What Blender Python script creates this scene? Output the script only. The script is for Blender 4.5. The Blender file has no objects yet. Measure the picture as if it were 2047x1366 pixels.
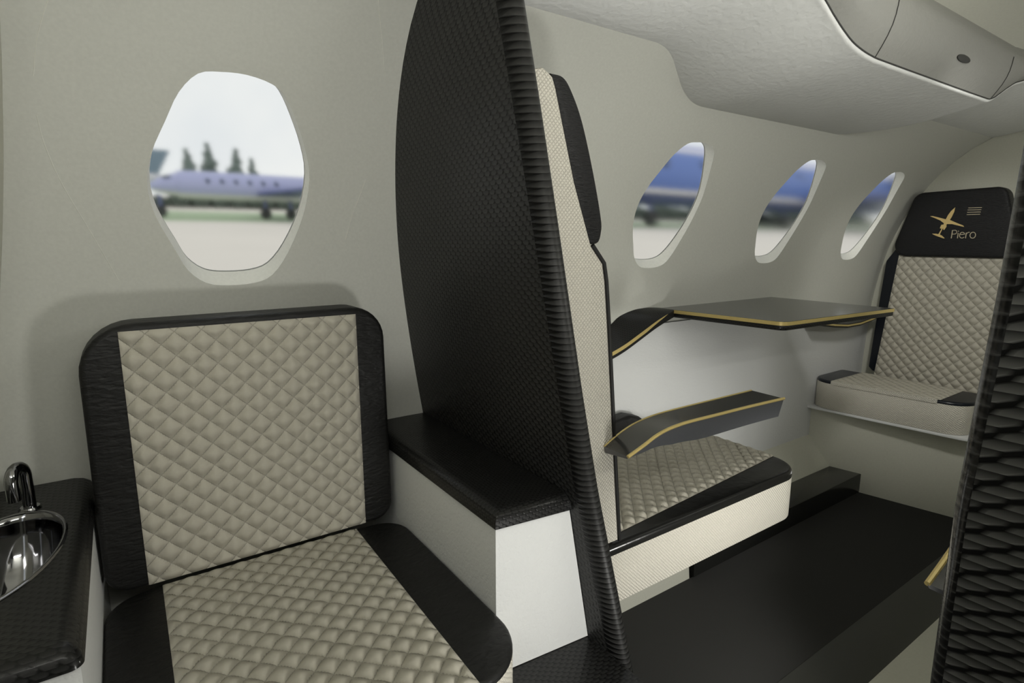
import bpy, bmesh, math, random
from mathutils import Vector, Matrix
from mathutils.geometry import delaunay_2d_cdt, tessellate_polygon
random.seed(7)
C = bpy.context.scene.collection
PI = math.pi
S = bpy.context.scene

# ------------------------------------------------------------------ materials
def nmat(name):
    m = bpy.data.materials.new(name); m.use_nodes = True
    nt = m.node_tree; b = nt.nodes['Principled BSDF']
    return m, nt, b
def L(nt, a, b): nt.links.new(a, b)
def math_n(nt, op, a, b=None, c=None):
    n = nt.nodes.new('ShaderNodeMath'); n.operation = op
    for i, v in enumerate((a, b, c)):
        if v is None: continue
        if isinstance(v, (int, float)): n.inputs[i].default_value = v
        else: L(nt, v, n.inputs[i])
    return n.outputs[0]
def uv_n(nt):
    n = nt.nodes.new('ShaderNodeTexCoord'); return n.outputs['UV']
def sep(nt, v):
    n = nt.nodes.new('ShaderNodeSeparateXYZ'); L(nt, v, n.inputs[0]); return n.outputs
def bump(nt, b, h, dist, strength=1.0):
    n = nt.nodes.new('ShaderNodeBump'); n.inputs['Strength'].default_value = strength
    n.inputs['Distance'].default_value = dist
    L(nt, h, n.inputs['Height']); L(nt, n.outputs[0], b.inputs['Normal'])
def ramp(nt, f, c0, c1, p0=0, p1=1):
    n = nt.nodes.new('ShaderNodeValToRGB')
    n.color_ramp.elements[0].position = p0; n.color_ramp.elements[1].position = p1
    n.color_ramp.elements[0].color = (*c0, 1); n.color_ramp.elements[1].color = (*c1, 1)
    L(nt, f, n.inputs[0]); return n.outputs[0]
def plain(name, col, rough=.5, metal=0, spec=.5, noise=0, nscale=200, ndist=.0005):
    m, nt, b = nmat(name)
    b.inputs['Base Color'].default_value = (*col, 1)
    b.inputs['Roughness'].default_value = rough; b.inputs['Metallic'].default_value = metal
    b.inputs['Specular IOR Level'].default_value = spec
    t = nt.nodes.new('ShaderNodeTexCoord')
    n = nt.nodes.new('ShaderNodeTexNoise'); n.inputs['Scale'].default_value = nscale; n.inputs['Detail'].default_value = 3
    L(nt, t.outputs['Object'], n.inputs['Vector'])
    if noise: bump(nt, b, n.outputs['Fac'], ndist, noise)
    L(nt, ramp(nt, n.outputs['Fac'], [c*.97 for c in col], [min(1, c*1.03) for c in col], .3, .7), b.inputs['Base Color'])
    return m
def carbon(name, w=.021, h=.008, lo=.003, hi=.032, rough=.42, dist=.0009, coat=.06, cr=.25, skew=.12, stagger=.5, taper=.30, fill=1.06):
    """woven carbon: staggered rows of long hexagonal tows, each lying like a scale over the next row"""
    m, nt, b = nmat(name)
    o = sep(nt, uv_n(nt))
    v = math_n(nt, 'DIVIDE', o[1], h)
    fv = math_n(nt, 'FRACT', v)
    u = math_n(nt, 'ADD', math_n(nt, 'DIVIDE', o[0], w), math_n(nt, 'MULTIPLY', math_n(nt, 'FLOOR', v), stagger))
    if skew: u = math_n(nt, 'ADD', u, math_n(nt, 'MULTIPLY', fv, skew))
    a = math_n(nt, 'MULTIPLY', math_n(nt, 'ABSOLUTE', math_n(nt, 'SUBTRACT', math_n(nt, 'FRACT', u), .5)), 2.0)   # 0 centre, 1 tip
    c = math_n(nt, 'ABSOLUTE', math_n(nt, 'MULTIPLY_ADD', fv, 2.0, -1.0))                                        # 0 middle of the row, 1 rim
    e = math_n(nt, 'SUBTRACT', fill, math_n(nt, 'ADD', a, math_n(nt, 'MULTIPLY', c, taper)))
    n1 = nt.nodes.new('ShaderNodeClamp'); L(nt, math_n(nt, 'MULTIPLY', e, 3.2), n1.inputs[0])
    hexa = n1.outputs[0]
    tilt = math_n(nt, 'SUBTRACT', 1.0, math_n(nt, 'MULTIPLY', fv, .85))
    f = math_n(nt, 'MULTIPLY', hexa, tilt)
    bump(nt, b, f, dist, 1.0)
    L(nt, ramp(nt, f, (lo,)*3, (hi, hi, hi*.97), .05, .95), b.inputs['Base Color'])  # shading of each tow, pale foot to black top, is put into the colour
    b.inputs['Roughness'].default_value = rough; b.inputs['Specular IOR Level'].default_value = .22
    b.inputs['Coat Weight'].default_value = coat; b.inputs['Coat Roughness'].default_value = cr
    return m
def woven(name, col, cell=.0074):
    m, nt, b = nmat(name)
    o = sep(nt, uv_n(nt))
    p = math_n(nt, 'DIVIDE', math_n(nt, 'ADD', o[0], o[1]), cell)
    q = math_n(nt, 'DIVIDE', math_n(nt, 'SUBTRACT', o[0], o[1]), cell)
    fp = math_n(nt, 'SINE', math_n(nt, 'MULTIPLY', math_n(nt, 'FRACT', p), PI))
    fq = math_n(nt, 'SINE', math_n(nt, 'MULTIPLY', math_n(nt, 'FRACT', q), PI))
    hh = math_n(nt, 'POWER', math_n(nt, 'MULTIPLY', fp, fq), .6)
    bump(nt, b, hh, .0018, .9)
    L(nt, ramp(nt, hh, [c*.84 for c in col], col, .1, .7), b.inputs['Base Color'])
    b.inputs['Roughness'].default_value = .7; b.inputs['Specular IOR Level'].default_value = .2
    return m
def quilted(name, col):
    """UV is in diamond cells; the diamonds are real geometry, the zig-zag stitch lies along the seams"""
    m, nt, b = nmat(name)
    o = sep(nt, uv_n(nt))
    def seam(a, c):
        z = math_n(nt, 'MULTIPLY', math_n(nt, 'PINGPONG', math_n(nt, 'MULTIPLY', c, 11.0), 1.0), .05)
        f = math_n(nt, 'FRACT', math_n(nt, 'ADD', a, math_n(nt, 'ADD', z, .475)))
        d = math_n(nt, 'ABSOLUTE', math_n(nt, 'SUBTRACT', f, .5))
        return math_n(nt, 'LESS_THAN', d, .022)
    s = math_n(nt, 'MAXIMUM', seam(o[0], o[1]), seam(o[1], o[0]))
    tc = nt.nodes.new('ShaderNodeTexCoord')
    n = nt.nodes.new('ShaderNodeTexNoise'); n.inputs['Scale'].default_value = 120; n.inputs['Detail'].default_value = 4
    L(nt, tc.outputs['Object'], n.inputs['Vector'])
    L(nt, ramp(nt, s, col, [c*.78 for c in col]), b.inputs['Base Color'])
    sp = [math_n(nt, 'SINE', math_n(nt, 'MULTIPLY', math_n(nt, 'FRACT', o[k]), PI)) for k in (0, 1)]
    puff = math_n(nt, 'POWER', math_n(nt, 'MAXIMUM', math_n(nt, 'MULTIPLY', sp[0], sp[1]), .0001), .55)
    hh = math_n(nt, 'ADD', math_n(nt, 'MULTIPLY', puff, 2.6), math_n(nt, 'SUBTRACT', math_n(nt, 'MULTIPLY', n.outputs['Fac'], .45), math_n(nt, 'MULTIPLY', s, .8)))
    bump(nt, b, hh, .0012, 1.0)
    b.inputs['Roughness'].default_value = .62; b.inputs['Specular IOR Level'].default_value = .25
    return m
def leather(name, col, scale=60, dist=.0025, rough=.5, spec=.3, stretch=(1, 1, 1)):
    m, nt, b = nmat(name)
    tc = nt.nodes.new('ShaderNodeTexCoord')
    mp = nt.nodes.new('ShaderNodeMapping'); mp.inputs['Scale'].default_value = stretch
    L(nt, tc.outputs['Object'], mp.inputs[0])
    v = nt.nodes.new('ShaderNodeTexVoronoi'); v.feature = 'SMOOTH_F1'; v.inputs['Scale'].default_value = scale
    v.inputs['Smoothness'].default_value = .6
    n = nt.nodes.new('ShaderNodeTexNoise'); n.inputs['Scale'].default_value = scale*.8; n.inputs['Detail'].default_value = 3
    vm = nt.nodes.new('ShaderNodeVectorMath'); vm.operation = 'MULTIPLY_ADD'
    L(nt, n.outputs['Color'], vm.inputs[0]); vm.inputs[1].default_value = (.02,)*3; L(nt, mp.outputs[0], vm.inputs[2])
    L(nt, mp.outputs[0], n.inputs['Vector']); L(nt, vm.outputs[0], v.inputs['Vector'])
    bump(nt, b, math_n(nt, 'ADD', v.outputs['Distance'], math_n(nt, 'MULTIPLY', n.outputs['Fac'], .3)), dist, .9)
    b.inputs['Base Color'].default_value = (*col, 1); b.inputs['Roughness'].default_value = rough
    b.inputs['Specular IOR Level'].default_value = spec
    return m

M = {}
M['wall'] = plain('beige wall lining', (.60, .605, .555), .5, spec=.25)
M['wall2'] = plain('beige bulkhead lining', (.56, .56, .48), .5, spec=.25)
M['ceil'] = plain('beige ceiling lining', (.58, .58, .51), .55, spec=.25)
M['reveal'] = plain('cream window surround', (.90, .90, .83), .5)
M['white'] = leather('white leather', (.78, .79, .78), 130, .0006, .5, .3)
M['panelwhite'] = leather('pale grey leather', (.66, .67, .665), 90, .00045, .42, .45, (1, 1, 2.2))
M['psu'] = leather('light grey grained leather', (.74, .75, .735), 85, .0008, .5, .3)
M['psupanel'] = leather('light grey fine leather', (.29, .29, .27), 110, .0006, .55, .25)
M['blackleather'] = leather('black leather', (.012, .012, .0115), 105, .0013, .5, .28, (.55, 1, 1.5))
M['blackfine'] = leather('black fine leather', (.012, .012, .0125), 160, .0010, .5, .25, (.5, .5, 2.5))
M['navy'] = plain('blue black leather', (.006, .008, .013), .3, spec=.4)
M['blackgloss'] = plain('glossy black leather', (.010, .010, .0095), .22, spec=.4, noise=.2, nscale=25, ndist=.004)
M['carbon'] = carbon('carbon weave', w=.0165, h=.0066, hi=.030, lo=.004)
M['carbonbig'] = carbon('carbon weave near', w=.030, h=.0088, lo=.003, hi=.14, rough=.55, dist=.0012, coat=0, skew=.5, taper=.25, fill=.98)
M['carbonedge'] = carbon('carbon weave rim', w=.085, h=.0092, lo=.0015, hi=.040, dist=.0035, stagger=0, taper=.55, coat=0)
M['carbonrim2'] = carbon('carbon weave rim near', w=.085, h=.0096, lo=.002, hi=.06, dist=.0022, stagger=0, taper=.5, coat=.6, cr=.10)
M['carbonfine'] = carbon('carbon weave fine', w=.011, h=.0042, hi=.022, dist=.0004, cr=.12, coat=.2)
M['carbontop'] = carbon('carbon weave worktop', w=.015, h=.0058, hi=.022, dist=.0005, cr=.15, coat=.2)
M['gloss'] = plain('dark grey lacquer', (.040, .040, .038), .16, spec=.5)
M['armside'] = plain('dark grey satin', (.072, .075, .083), .32, spec=.5)
M['gold'] = plain('gold edge', (.60, .47, .18), .35, metal=.25)
M['goldlogo'] = plain('gold embroidery', (.62, .46, .19), .5)
M['paleline'] = plain('pale gold embroidery', (.46, .40, .28), .5)
M['quilt'] = quilted('cream quilted leather', (.47, .445, .375))
M['cream'] = woven('cream woven fabric', (.66, .63, .55))
M['carpet'] = plain('charcoal carpet', (.040, .040, .038), .95, spec=.1, noise=.8, nscale=900, ndist=.001)
M['plinth'] = plain('black gloss plinth', (.016, .0165, .015), .22, spec=.5)
M['strip'] = plain('dark grey vinyl', (.045, .046, .040), .4, spec=.4)
M['chrome'] = plain('polished steel', (.30, .30, .31), .07, metal=1)
M['seam'] = plain('dark seam', (.03, .03, .028), .6)
M['blackpipe'] = plain('black piping', (.010, .010, .010), .45)

M['seamlight'] = plain('pale seam', (.70, .70, .64), .5)

def glassmat():
    m = bpy.data.materials.new('hazy acrylic'); m.use_nodes = True
    nt = m.node_tree; nt.nodes.clear()
    out = nt.nodes.new('ShaderNodeOutputMaterial')
    r = nt.nodes.new('ShaderNodeBsdfRefraction'); r.inputs['IOR'].default_value = 1.35
    r.inputs['Roughness'].default_value = .085; r.inputs['Color'].default_value = (1, 1, 1, 1)
    L(nt, r.outputs[0], out.inputs[0])
    return m
M['glass'] = glassmat()

# ------------------------------------------------------------------ mesh helpers
def tag(o, label, cat, group=None):
    o['label'] = label; o['category'] = cat
    if group: o['group'] = group
    return o
def empty(name, loc, label, cat, group=None):
    o = bpy.data.objects.new(name, None); C.objects.link(o); o.location = loc
    o.empty_display_size = .05
    return tag(o, label, cat, group)
def finish(name, bm, mat, parent=None, smooth=True, uv=True, angle=40, structure=False):
    bmesh.ops.recalc_face_normals(bm, faces=bm.faces) if uv != 'keep' else None
    if uv is True:
        lay = bm.loops.layers.uv.new('UV')
        for f in bm.faces:
            n = f.normal; ax = max(range(3), key=lambda i: abs(n[i]))
            for l in f.loops:
                c = l.vert.co
                l[lay].uv = (c.y, c.z) if ax == 0 else ((c.x, c.z) if ax == 1 else (c.x, c.y))
    me = bpy.data.meshes.new(name); bm.to_mesh(me); bm.free()
    me.materials.append(mat)
    if smooth:
        me.shade_smooth()
        try: me.set_sharp_from_angle(angle=math.radians(angle))
        except Exception: pass
    o = bpy.data.objects.new(name, me); C.objects.link(o)
    if parent is not None:
        o.parent = parent; o.matrix_parent_inverse = Matrix.Translation(-Vector(parent.location))
    if structure: o['kind'] = 'structure'
    return o
def grid_bm(rows, bm=None, closed_u=False):
    """rows of points; UV by running length so that the weave follows the surface"""
    bm = bm or bmesh.new()
    lay = bm.loops.layers.uv.verify()
    V = [[bm.verts.new(p) for p in r] for r in rows]
    nr, nc = len(rows), len(rows[0])
    vs = [0]
    for i in range(1, nr): vs.append(vs[-1] + (Vector(rows[i][nc//2])-Vector(rows[i-1][nc//2])).length)
    us = []
    for r in rows:
        a = [0]
        for j in range(1, nc): a.append(a[-1] + (Vector(r[j])-Vector(r[j-1])).length)
        us.append(a)
    for i in range(nr-1):
        for j in range(nc-1):
            f = bm.faces.new((V[i][j], V[i][j+1], V[i+1][j+1], V[i+1][j]))
            for l, (a, c) in zip(f.loops, ((i, j), (i, j+1), (i+1, j+1), (i+1, j))):
                l[lay].uv = (us[a][c], vs[a])
    return bm
def round_poly(pts, rad, seg=8):
    """2-D polygon with rounded corners; rad one number or one per corner"""
    n = len(pts); out = []
    if isinstance(rad, (int, float)): rad = [rad]*n
    for i in range(n):
        p, a, b = Vector(pts[i]), Vector(pts[i-1]), Vector(pts[(i+1) % n])
        r = rad[i]
        if r <= 1e-6: out.append(tuple(p)); continue
        da, db = (a-p).normalized(), (b-p).normalized()
        ang = da.angle(db); t = min(r/math.tan(ang/2), (a-p).length*.49, (b-p).length*.49); r2 = t*math.tan(ang/2)
        c = p + (da+db).normalized()*(r2/math.sin(ang/2))
        s, e = p+da*t-c, p+db*t-c
        tot = s.angle(e); sgn = 1 if s.x*e.y-s.y*e.x > 0 else -1
        for k in range(seg+1):
            q = tot*k/seg*sgn
            out.append((c.x+s.x*math.cos(q)-s.y*math.sin(q), c.y+s.x*math.sin(q)+s.y*math.cos(q)))
    return out
def slab_bm(poly, f0, f1, bev=0, segs=3, bev_bottom=True, bm=None):
    """extrude a polygon between the two maps f0(p), f1(p) -> xyz and round its rims"""
    bm = bm or bmesh.new()
    a = [bm.verts.new(f0(p)) for p in poly]; b = [bm.verts.new(f1(p)) for p in poly]
    n = len(poly)
    fa = bm.faces.new(a[::-1]); fb = bm.faces.new(b)
    for i in range(n): bm.faces.new((a[i], a[(i+1) % n], b[(i+1) % n], b[i]))
    bmesh.ops.recalc_face_normals(bm, faces=bm.faces)
    if bev:
        es = list(fb.edges) + (list(fa.edges) if bev_bottom else [])
        bmesh.ops.bevel(bm, geom=es, offset=bev, segments=segs, profile=.5, affect='EDGES', clamp_overlap=True)
    return bm
def box_bm(x0, x1, y0, y1, z0, z1, bev=0, segs=2, bm=None):
    bm = bm or bmesh.new()
    vs = [bm.verts.new((x, y, z)) for x in (x0, x1) for y in (y0, y1) for z in (z0, z1)]
    for q in ((0, 1, 3, 2), (4, 6, 7, 5), (0, 4, 5, 1), (2, 3, 7, 6), (0, 2, 6, 4), (1, 5, 7, 3)):
        bm.faces.new([vs[i] for i in q])
    bmesh.ops.recalc_face_normals(bm, faces=bm.faces)
    if bev: bmesh.ops.bevel(bm, geom=list(bm.edges), offset=bev, segments=segs, profile=.5, affect='EDGES', clamp_overlap=True)
    return bm
def tube_bm(path, r, seg=10, bm=None, cap=True, flat=1.0):
    bm = bm or bmesh.new()
    P = [Vector(p) for p in path]; n = len(P); rings = []
    rr = r if isinstance(r, (list, tuple)) else [r]*n
    up = Vector((0, 0, 1)); prev = None
    for i in range(n):
        t = (P[min(i+1, n-1)]-P[max(i-1, 0)]).normalized()
        if prev is None:
            a = t.cross(up if abs(t.z) < .9 else Vector((1, 0, 0))).normalized()
        else:
            a = (prev - t*prev.dot(t)).normalized()
        prev = a; b = t.cross(a)
        rings.append([bm.verts.new(P[i]+(a*math.cos(2*PI*k/seg)+b*math.sin(2*PI*k/seg)*flat)*rr[i]) for k in range(seg)])
    for i in range(n-1):
        for k in range(seg):
            bm.faces.new((rings[i][k], rings[i][(k+1) % seg], rings[i+1][(k+1) % seg], rings[i+1][k]))
    if cap:
        bm.faces.new(rings[0][::-1]); bm.faces.new(rings[-1])
    return bm
def interp(x, tab):
    if x <= tab[0][0]: return tab[0][1]
    for (a, va), (b, vb) in zip(tab, tab[1:]):
        if x <= b: return va + (vb-va)*(x-a)/(b-a)
    return tab[-1][1]
def spline(pts, n):
    """Catmull-Rom through points, n samples per span"""
    P = [Vector(p) for p in pts]; out = []
    for i in range(len(P)-1):
        p0 = P[i-1] if i else P[0]*2-P[1]
        p1, p2 = P[i], P[i+1]
        p3 = P[i+2] if i+2 < len(P) else P[-1]*2-P[-2]
        for k in range(n):
            t = k/n
            out.append(.5*((2*p1)+(p2-p0)*t+(2*p0-5*p1+4*p2-p3)*t*t+(3*p1-p0-3*p2+p3)*t**3))
    out.append(P[-1]); return out
def quilt_bm(fmap, W, H, normal, cell=.0372, amp=.0066, res=.0030, off=(0, 0), inside=None):
    """puffed diamond quilting: fmap(u,v) -> xyz, bulging along normal"""
    nu, nv = max(8, int(W/res)), max(8, int(H/res))
    bm = bmesh.new(); lay = bm.loops.layers.uv.verify(); N = Vector(normal)
    V = []
    for j in range(nv+1):
        row = []
        for i in range(nu+1):
            u, v = W*i/nu, H*j/nv
            p, q = (u+off[0]+v+off[1])/cell, (u+off[0]-v-off[1])/cell
            fp, fq = p % 1, q % 1
            hp = 1-abs(2*fp-1)**2.2; hq = 1-abs(2*fq-1)**2.2
            h = amp*(max(hp, 0)*max(hq, 0))**.62
            e = min(i/nu*W, W-i/nu*W, j/nv*H, H-j/nv*H)
            h *= min(1, e/.010)**.7
            row.append((bm.verts.new(Vector(fmap(u, v))+N*h), (p, q)))
        V.append(row)
    for j in range(nv):
        for i in range(nu):
            q4 = (V[j][i], V[j][i+1], V[j+1][i+1], V[j+1][i])
            f = bm.faces.new([a[0] for a in q4])
            for l, a in zip(f.loops, q4): l[lay].uv = a[1]
    bm.normal_update()
    if bm.faces[:][0].normal.dot(N) < 0: bmesh.ops.reverse_faces(bm, faces=bm.faces)
    return bm

# ------------------------------------------------------------------ cabin section
PROF = [(-1.00, 1.140), (-.80, 1.140), (-.50, 1.1395), (-.40, 1.135), (-.284, 1.126), (-.181, 1.113), (-.083, 1.0945), (-.002, 1.072),
        (.073, 1.0425), (.133, 1.0125), (.188, .979), (.231, .947), (.276, .906), (.314, .862), (.342, .820), (.366, .775), (.40, .700)]
_ps = [(p.x, p.y) for p in spline([(a, b, 0) for a, b in PROF], 10)]
def Yw(z): return interp(z, _ps)
YC = .4075                                   # cabin centre line
FLOOR = -.97
XB0, XB1 = -.112, 2.65                        # forward and aft bulkheads
def bulk_x(z): return .464-.19*z             # the raked divider, forward face

# window outline (dx from centre, z) on the wall
WOUT = [(-.048, .228), (-.020, .2335), (.015, .2345), (.050, .228), (.071, .215), (.090, .185), (.109, .143), (.1185, .100), (.111, .040),
        (.087, -.023), (.060, -.063), (.030, -.0765), (-.012, -.0790), (-.046, -.0735), (-.072, -.051), (-.088, -.018), (-.112, .037), (-.1185, .080),
        (-.111, .122), (-.090, .168), (-.072, .204)]
def closed_spline(pts, n):
    k = len(pts); ext = pts[-2:]+pts+pts[:3]
    s = spline([(a, b, 0) for a, b in ext], n)
    return [(p.x, p.y) for p in s[2*n:2*n+k*n]]
WLOOP = closed_spline(WOUT, 3)
WX = [.169, 1.222, 1.777, 2.332]

def in_poly(x, y, poly):
    c = False; n = len(poly); j = n-1
    for i in range(n):
        (xi, yi), (xj, yj) = poly[i], poly[j]
        if (yi > y) != (yj > y) and x < (xj-xi)*(y-yi)/(yj-yi)+xi: c = not c
        j = i
    return c
def wall_with_holes(name, x0, x1, z0, z1, mat, holes, side=1):
    pts, edges = [], []
    loops = [[(cx+a, b) for a, b in WLOOP] for cx in holes]
    for lp in loops:
        s = len(pts); pts += lp; n = len(lp)
        edges += [(s+i, s+(i+1) % n) for i in range(n)]
    nx, nz = int((x1-x0)/.03), int((z1-z0)/.02)
    for i in range(nx+1):
        for j in range(nz+1):
            x, z = x0+(x1-x0)*i/nx, z0+(z1-z0)*j/nz
            if any(abs(x-cx) < .14 and -.11 < z < .26 and (in_poly(x, z, lp) or min((x-a)**2+(z-b)**2 for a, b in lp) < .00012)
                   for cx, lp in zip(holes, loops)): continue
            pts.append((x, z))
    vco, _, tris, _, _, _ = delaunay_2d_cdt([Vector(p) for p in pts], edges, [], 0, 1e-6)
    bm = bmesh.new()
    vs = [bm.verts.new((v.x, YC+side*(Yw(v.y)-YC), v.y)) for v in vco]
    for t in tris:
        cx = sum(vco[i].x for i in t)/3; cz = sum(vco[i].y for i in t)/3
        if any(in_poly(cx, cz, lp) for lp in loops): continue
        bm.faces.new([vs[i] for i in t])
    bm.normal_update()
    if bm.faces[:][0].normal.y*side > 0: bmesh.ops.reverse_faces(bm, faces=bm.faces)
    lay = bm.loops.layers.uv.new('UV')
    for f in bm.faces:
        for l in f.loops: l[lay].uv = (l.vert.co.x, l.vert.co.z)
    return finish(name, bm, mat, uv='keep', structure=True, angle=80)
wall_with_holes('wall_left', -.35, 2.70, -.99, .40, M['wall'], WX)
wall_with_holes('wall_right', -.35, 2.70, -.99, .40, M['wall'], [], -1)

# ceiling vault
cz = [(.70, .40), (.62, .437), (.53, .462), (.47, .475), (YC, .480)]
cz = cz + [(2*YC-a, b) for a, b in cz[-2::-1]]
rows = []
for i in range(21):
    x = -.35+3.05*i/20
    rows.append([(x, a, b) for a, b in [(p.x, p.y) for p in spline([(a, b, 0) for a, b in cz], 4)]])
finish('ceiling', grid_bm(rows), M['ceil'], uv='keep', structure=True)

# aft and forward bulkheads (flat sections of the cabin)
def section_poly():
    z = [-.99+.04*i for i in range(35)]
    half = [(Yw(a), a) for a in z if a <= .40]
    top = [(p.x, p.y) for p in spline([(a, b, 0) for a, b in cz], 4)]
    return half+top+[(2*YC-a, b) for a, b in half[::-1]]
def bulkhead(name, x0, x1, mat):
    bm = slab_bm(section_poly(), lambda p: (x0, p[0], p[1]), lambda p: (x1, p[0], p[1]))
    finish(name, bm, mat, structure=True, angle=20)
bulkhead('wall_back', XB1, XB1+.04, M['wall2'])
bm = slab_bm(section_poly(), lambda p: (-.42, p[0], p[1]), lambda p: (-.40, p[0], p[1]))
finish('wall_front', bm, M['wall2'], structure=True, angle=20)
# forward door post: a shallow curved frame that hugs the side wall at the left of the sink
rows = []
for i in range(40):
    z = -.38+.76*i/39
    xe = interp(z, [(-.40, -.19), (-.087, -.144), (-.001, -.128), (.097, -.110), (.172, -.097), (.26, -.081), (.40, -.055)])
    y = Yw(z)
    rows.append([(-.34, y-.10, z), (xe-.03, y-.10, z), (xe-.012, y-.094, z), (xe-.004, y-.07, z), (xe, y-.004, z), (xe, y+.01, z)])
finish('trim_1', grid_bm(rows), M['wall2'], uv='keep', structure=True)

# window surrounds, panes
def wnorm(z):
    d = (Yw(z+.004)-Yw(z-.004))/.008
    return Vector((0, 1, -d)).normalized()
wc = wnorm(.08)
for k, cx in enumerate(WX):
    # the pane is flat: best plane through the surround's outer rim
    Q = [Vector((cx+a*.964, Yw(b), .2365+(b-.2365)*.960))+wc*.021 for a, b in WLOOP]
    pc = sum(Q, Vector())/len(Q)
    rim = [p-wc*((p-pc).dot(wc)) for p in Q]
    mid = sum(rim, Vector())/len(rim)
    cen = [mid+(p-mid)*1.003 for p in rim]
    loop = [Vector((cx+a, Yw(b), b)) for a, b in WLOOP]
    rows = [[tuple(p) for p in r+[r[0]]] for r in (loop, [p+wc*.003 for p in loop], rim, [p+wc*.0065 for p in rim])]
    win = finish(f'window_{k+1}', grid_bm(rows), M['reveal'], uv='keep', structure=True)
    bm = bmesh.new()
    A = [bm.verts.new(p) for p in cen]; B = [bm.verts.new(p+wc*.006) for p in cen]
    bm.faces.new(A[::-1]); bm.faces.new(B)
    n = len(A)
    for i in range(n): bm.faces.new((A[i], A[(i+1) % n], B[(i+1) % n], B[i]))
    pane = finish('pane', bm, M['glass'], win, smooth=False)
    pane.matrix_parent_inverse = Matrix.Identity(4)

# hairline panel seam that outlines the washroom window
def bead(pts, nm):
    path = []
    for p in spline([(a, b, 0) for a, b in pts], 6):
        path.append((p.x, Yw(p.y)-.0002, p.y))
    finish(nm, tube_bm(path, .0006, 6), M['seamlight'], structure=True)
bead([(-.028, .290), (-.035, .275), (-.051, .241), (-.062, .202)], 'trim_2')
bead([(-.066, .159), (-.063, .124), (-.051, .075), (-.025, .006), (0, -.063)], 'trim_3')
bead([(.335, .345), (.344, .334), (.368, .298), (.387, .260)], 'trim_4')
bead([(.388, .110), (.380, .079), (.369, .044), (.359, -.002)], 'trim_5')

# lower side lining: pale leather panel, sloping ledge, black plinth
rows = []
for i in range(41):
    x = .60+2.05*i/40
    zt_ = interp(x, [(1.95, -.245), (2.2, -.31)])
    rows.append([(x, Yw(z)-.005, z) for z in (zt_, zt_-.01, -.33, -.40, -.50, -.62, -.70, -.785)])
finish('trim_6', grid_bm(rows), M['panelwhite'], uv='keep', structure=True)
XE = lambda y: 2.25+(1.14-y)*.195             # face of the rear seat base, slightly skewed
bm = bmesh.new()
sec = [(1.150, -.772), (1.136, -.782), (1.052, -.893), (1.044, -.905), (1.044, -.97), (1.16, -.97)]
grid_rows = [[(.60, a, b) for a, b in sec], [(XE(1.09)+.03, a, b) for a, b in sec]]
finish('trim_7', grid_bm(grid_rows), M['wall2'], uv='keep', structure=True, angle=30)
bm = slab_bm([(1.29, 1.05), (1.29, .940), (XE(.94)-.002, .940), (XE(1.05)-.002, 1.05)], lambda p: (p[0], p[1], FLOOR), lambda p: (p[0], p[1], -.893), .003, 2)
finish('trim_8', bm, M['plinth'], structure=True)
# floor
finish('floor', box_bm(-.42, 2.70, -.34, 1.16, -1.0, -.972), M['plinth'], structure=True)
finish('carpet', box_bm(.50, 2.50, .575, .945, -.975, FLOOR), M['carpet'])
tag(bpy.data.objects['carpet'], 'charcoal carpet runner along the cabin aisle', 'carpet')
finish('trim_9', box_bm(.50, 2.42, .460, .577, -.976, -.968, .001), M['strip'], structure=True)
finish('trim_10', box_bm(.52, 2.42, -.30, .460, -.976, -.962, .002), M['wall2'], structure=True)
# washroom floor
bm = slab_bm([(-.40, 1.14), (-.40, -.31), (.50, -.31), (.50, 1.14)], lambda p: (p[0] if p[0] < 0 else bulk_x(-.80), p[1], -.80),
             lambda p: (p[0] if p[0] < 0 else bulk_x(-.655), p[1], -.655), 0)
finish('floor.001', bm, M['carbontop'], structure=True)

# ------------------------------------------------------------------ raked carbon dividers
TH = .034
def divider(name, label, edge, inner, mat, rim, sign):
    """edge: (z, y) of the free edge; inner(z) where it meets the side wall"""
    t = empty(name, (bulk_x(-.97)+.02, edge[0][1], FLOOR), label, 'partition')
    zs = [FLOOR+.004+(.455+.97)*i/60 for i in range(61)]
    rf, rb = [], []
    for z in zs:
        ye, yi = interp(z, edge), inner(z)
        x = bulk_x(z); R = .026 if sign > 0 else .012
        n = Vector((-1, 0, -.19)).normalized()
        c0 = ye+sign*R*1.0
        row = [(x, yi+(c0-yi)*k/24, z) for k in range(25)]
        rf.append(row)
        # rim: rounds over from the forward face round the free edge to the aft face
        base = Vector((x, c0, z)); a = []
        for k in range(9):
            q = PI/2*k/8
            a.append(base + (-n)*(TH*.5*(1-math.cos(q))) + Vector((0, -sign*R*math.sin(q), 0)))
        for k in range(1, 9):
            q = PI/2*k/8
            a.append(base + (-n)*(TH*.5+TH*.5*math.sin(q)) + Vector((0, -sign*R*math.cos(q), 0)))
        rb.append([tuple(p) for p in a])
    bm = grid_bm(rf)
    n = Vector((1, 0, .19)).normalized()*TH
    grid_bm([[tuple(Vector(p)+n) for p in (r[0], r[-1])] for r in rf], bm)
    finish('panel', bm, mat, t, uv='keep')
    finish('rim', grid_bm(rb), rim, t, uv='keep', angle=60)
    return t
EDGE_L = [(-.97, .530), (-.69, .552), (-.588, .562), (-.378, .582), (-.223, .589), (.011, .594), (.15, .598), (.276, .603), (.46, .610)]
EDGE_R = [(-.97, .168), (-.60, .160), (-.378, .152), (-.20, .1435), (-.04, .1295), (.095, .1195), (.20, .112), (.46, .10)]
def ctop(y, z): return y
def in_l(z):
    return Yw(z)+.004 if z < .398 else interp(z, [(.40, .70), (.437, .62), (.462, .53)])
divider('carbon_divider', 'tall raked black carbon divider beside the forward seat, its curved edge against the window wall', EDGE_L, in_l, M['carbon'], M['carbonedge'], 1)
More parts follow.
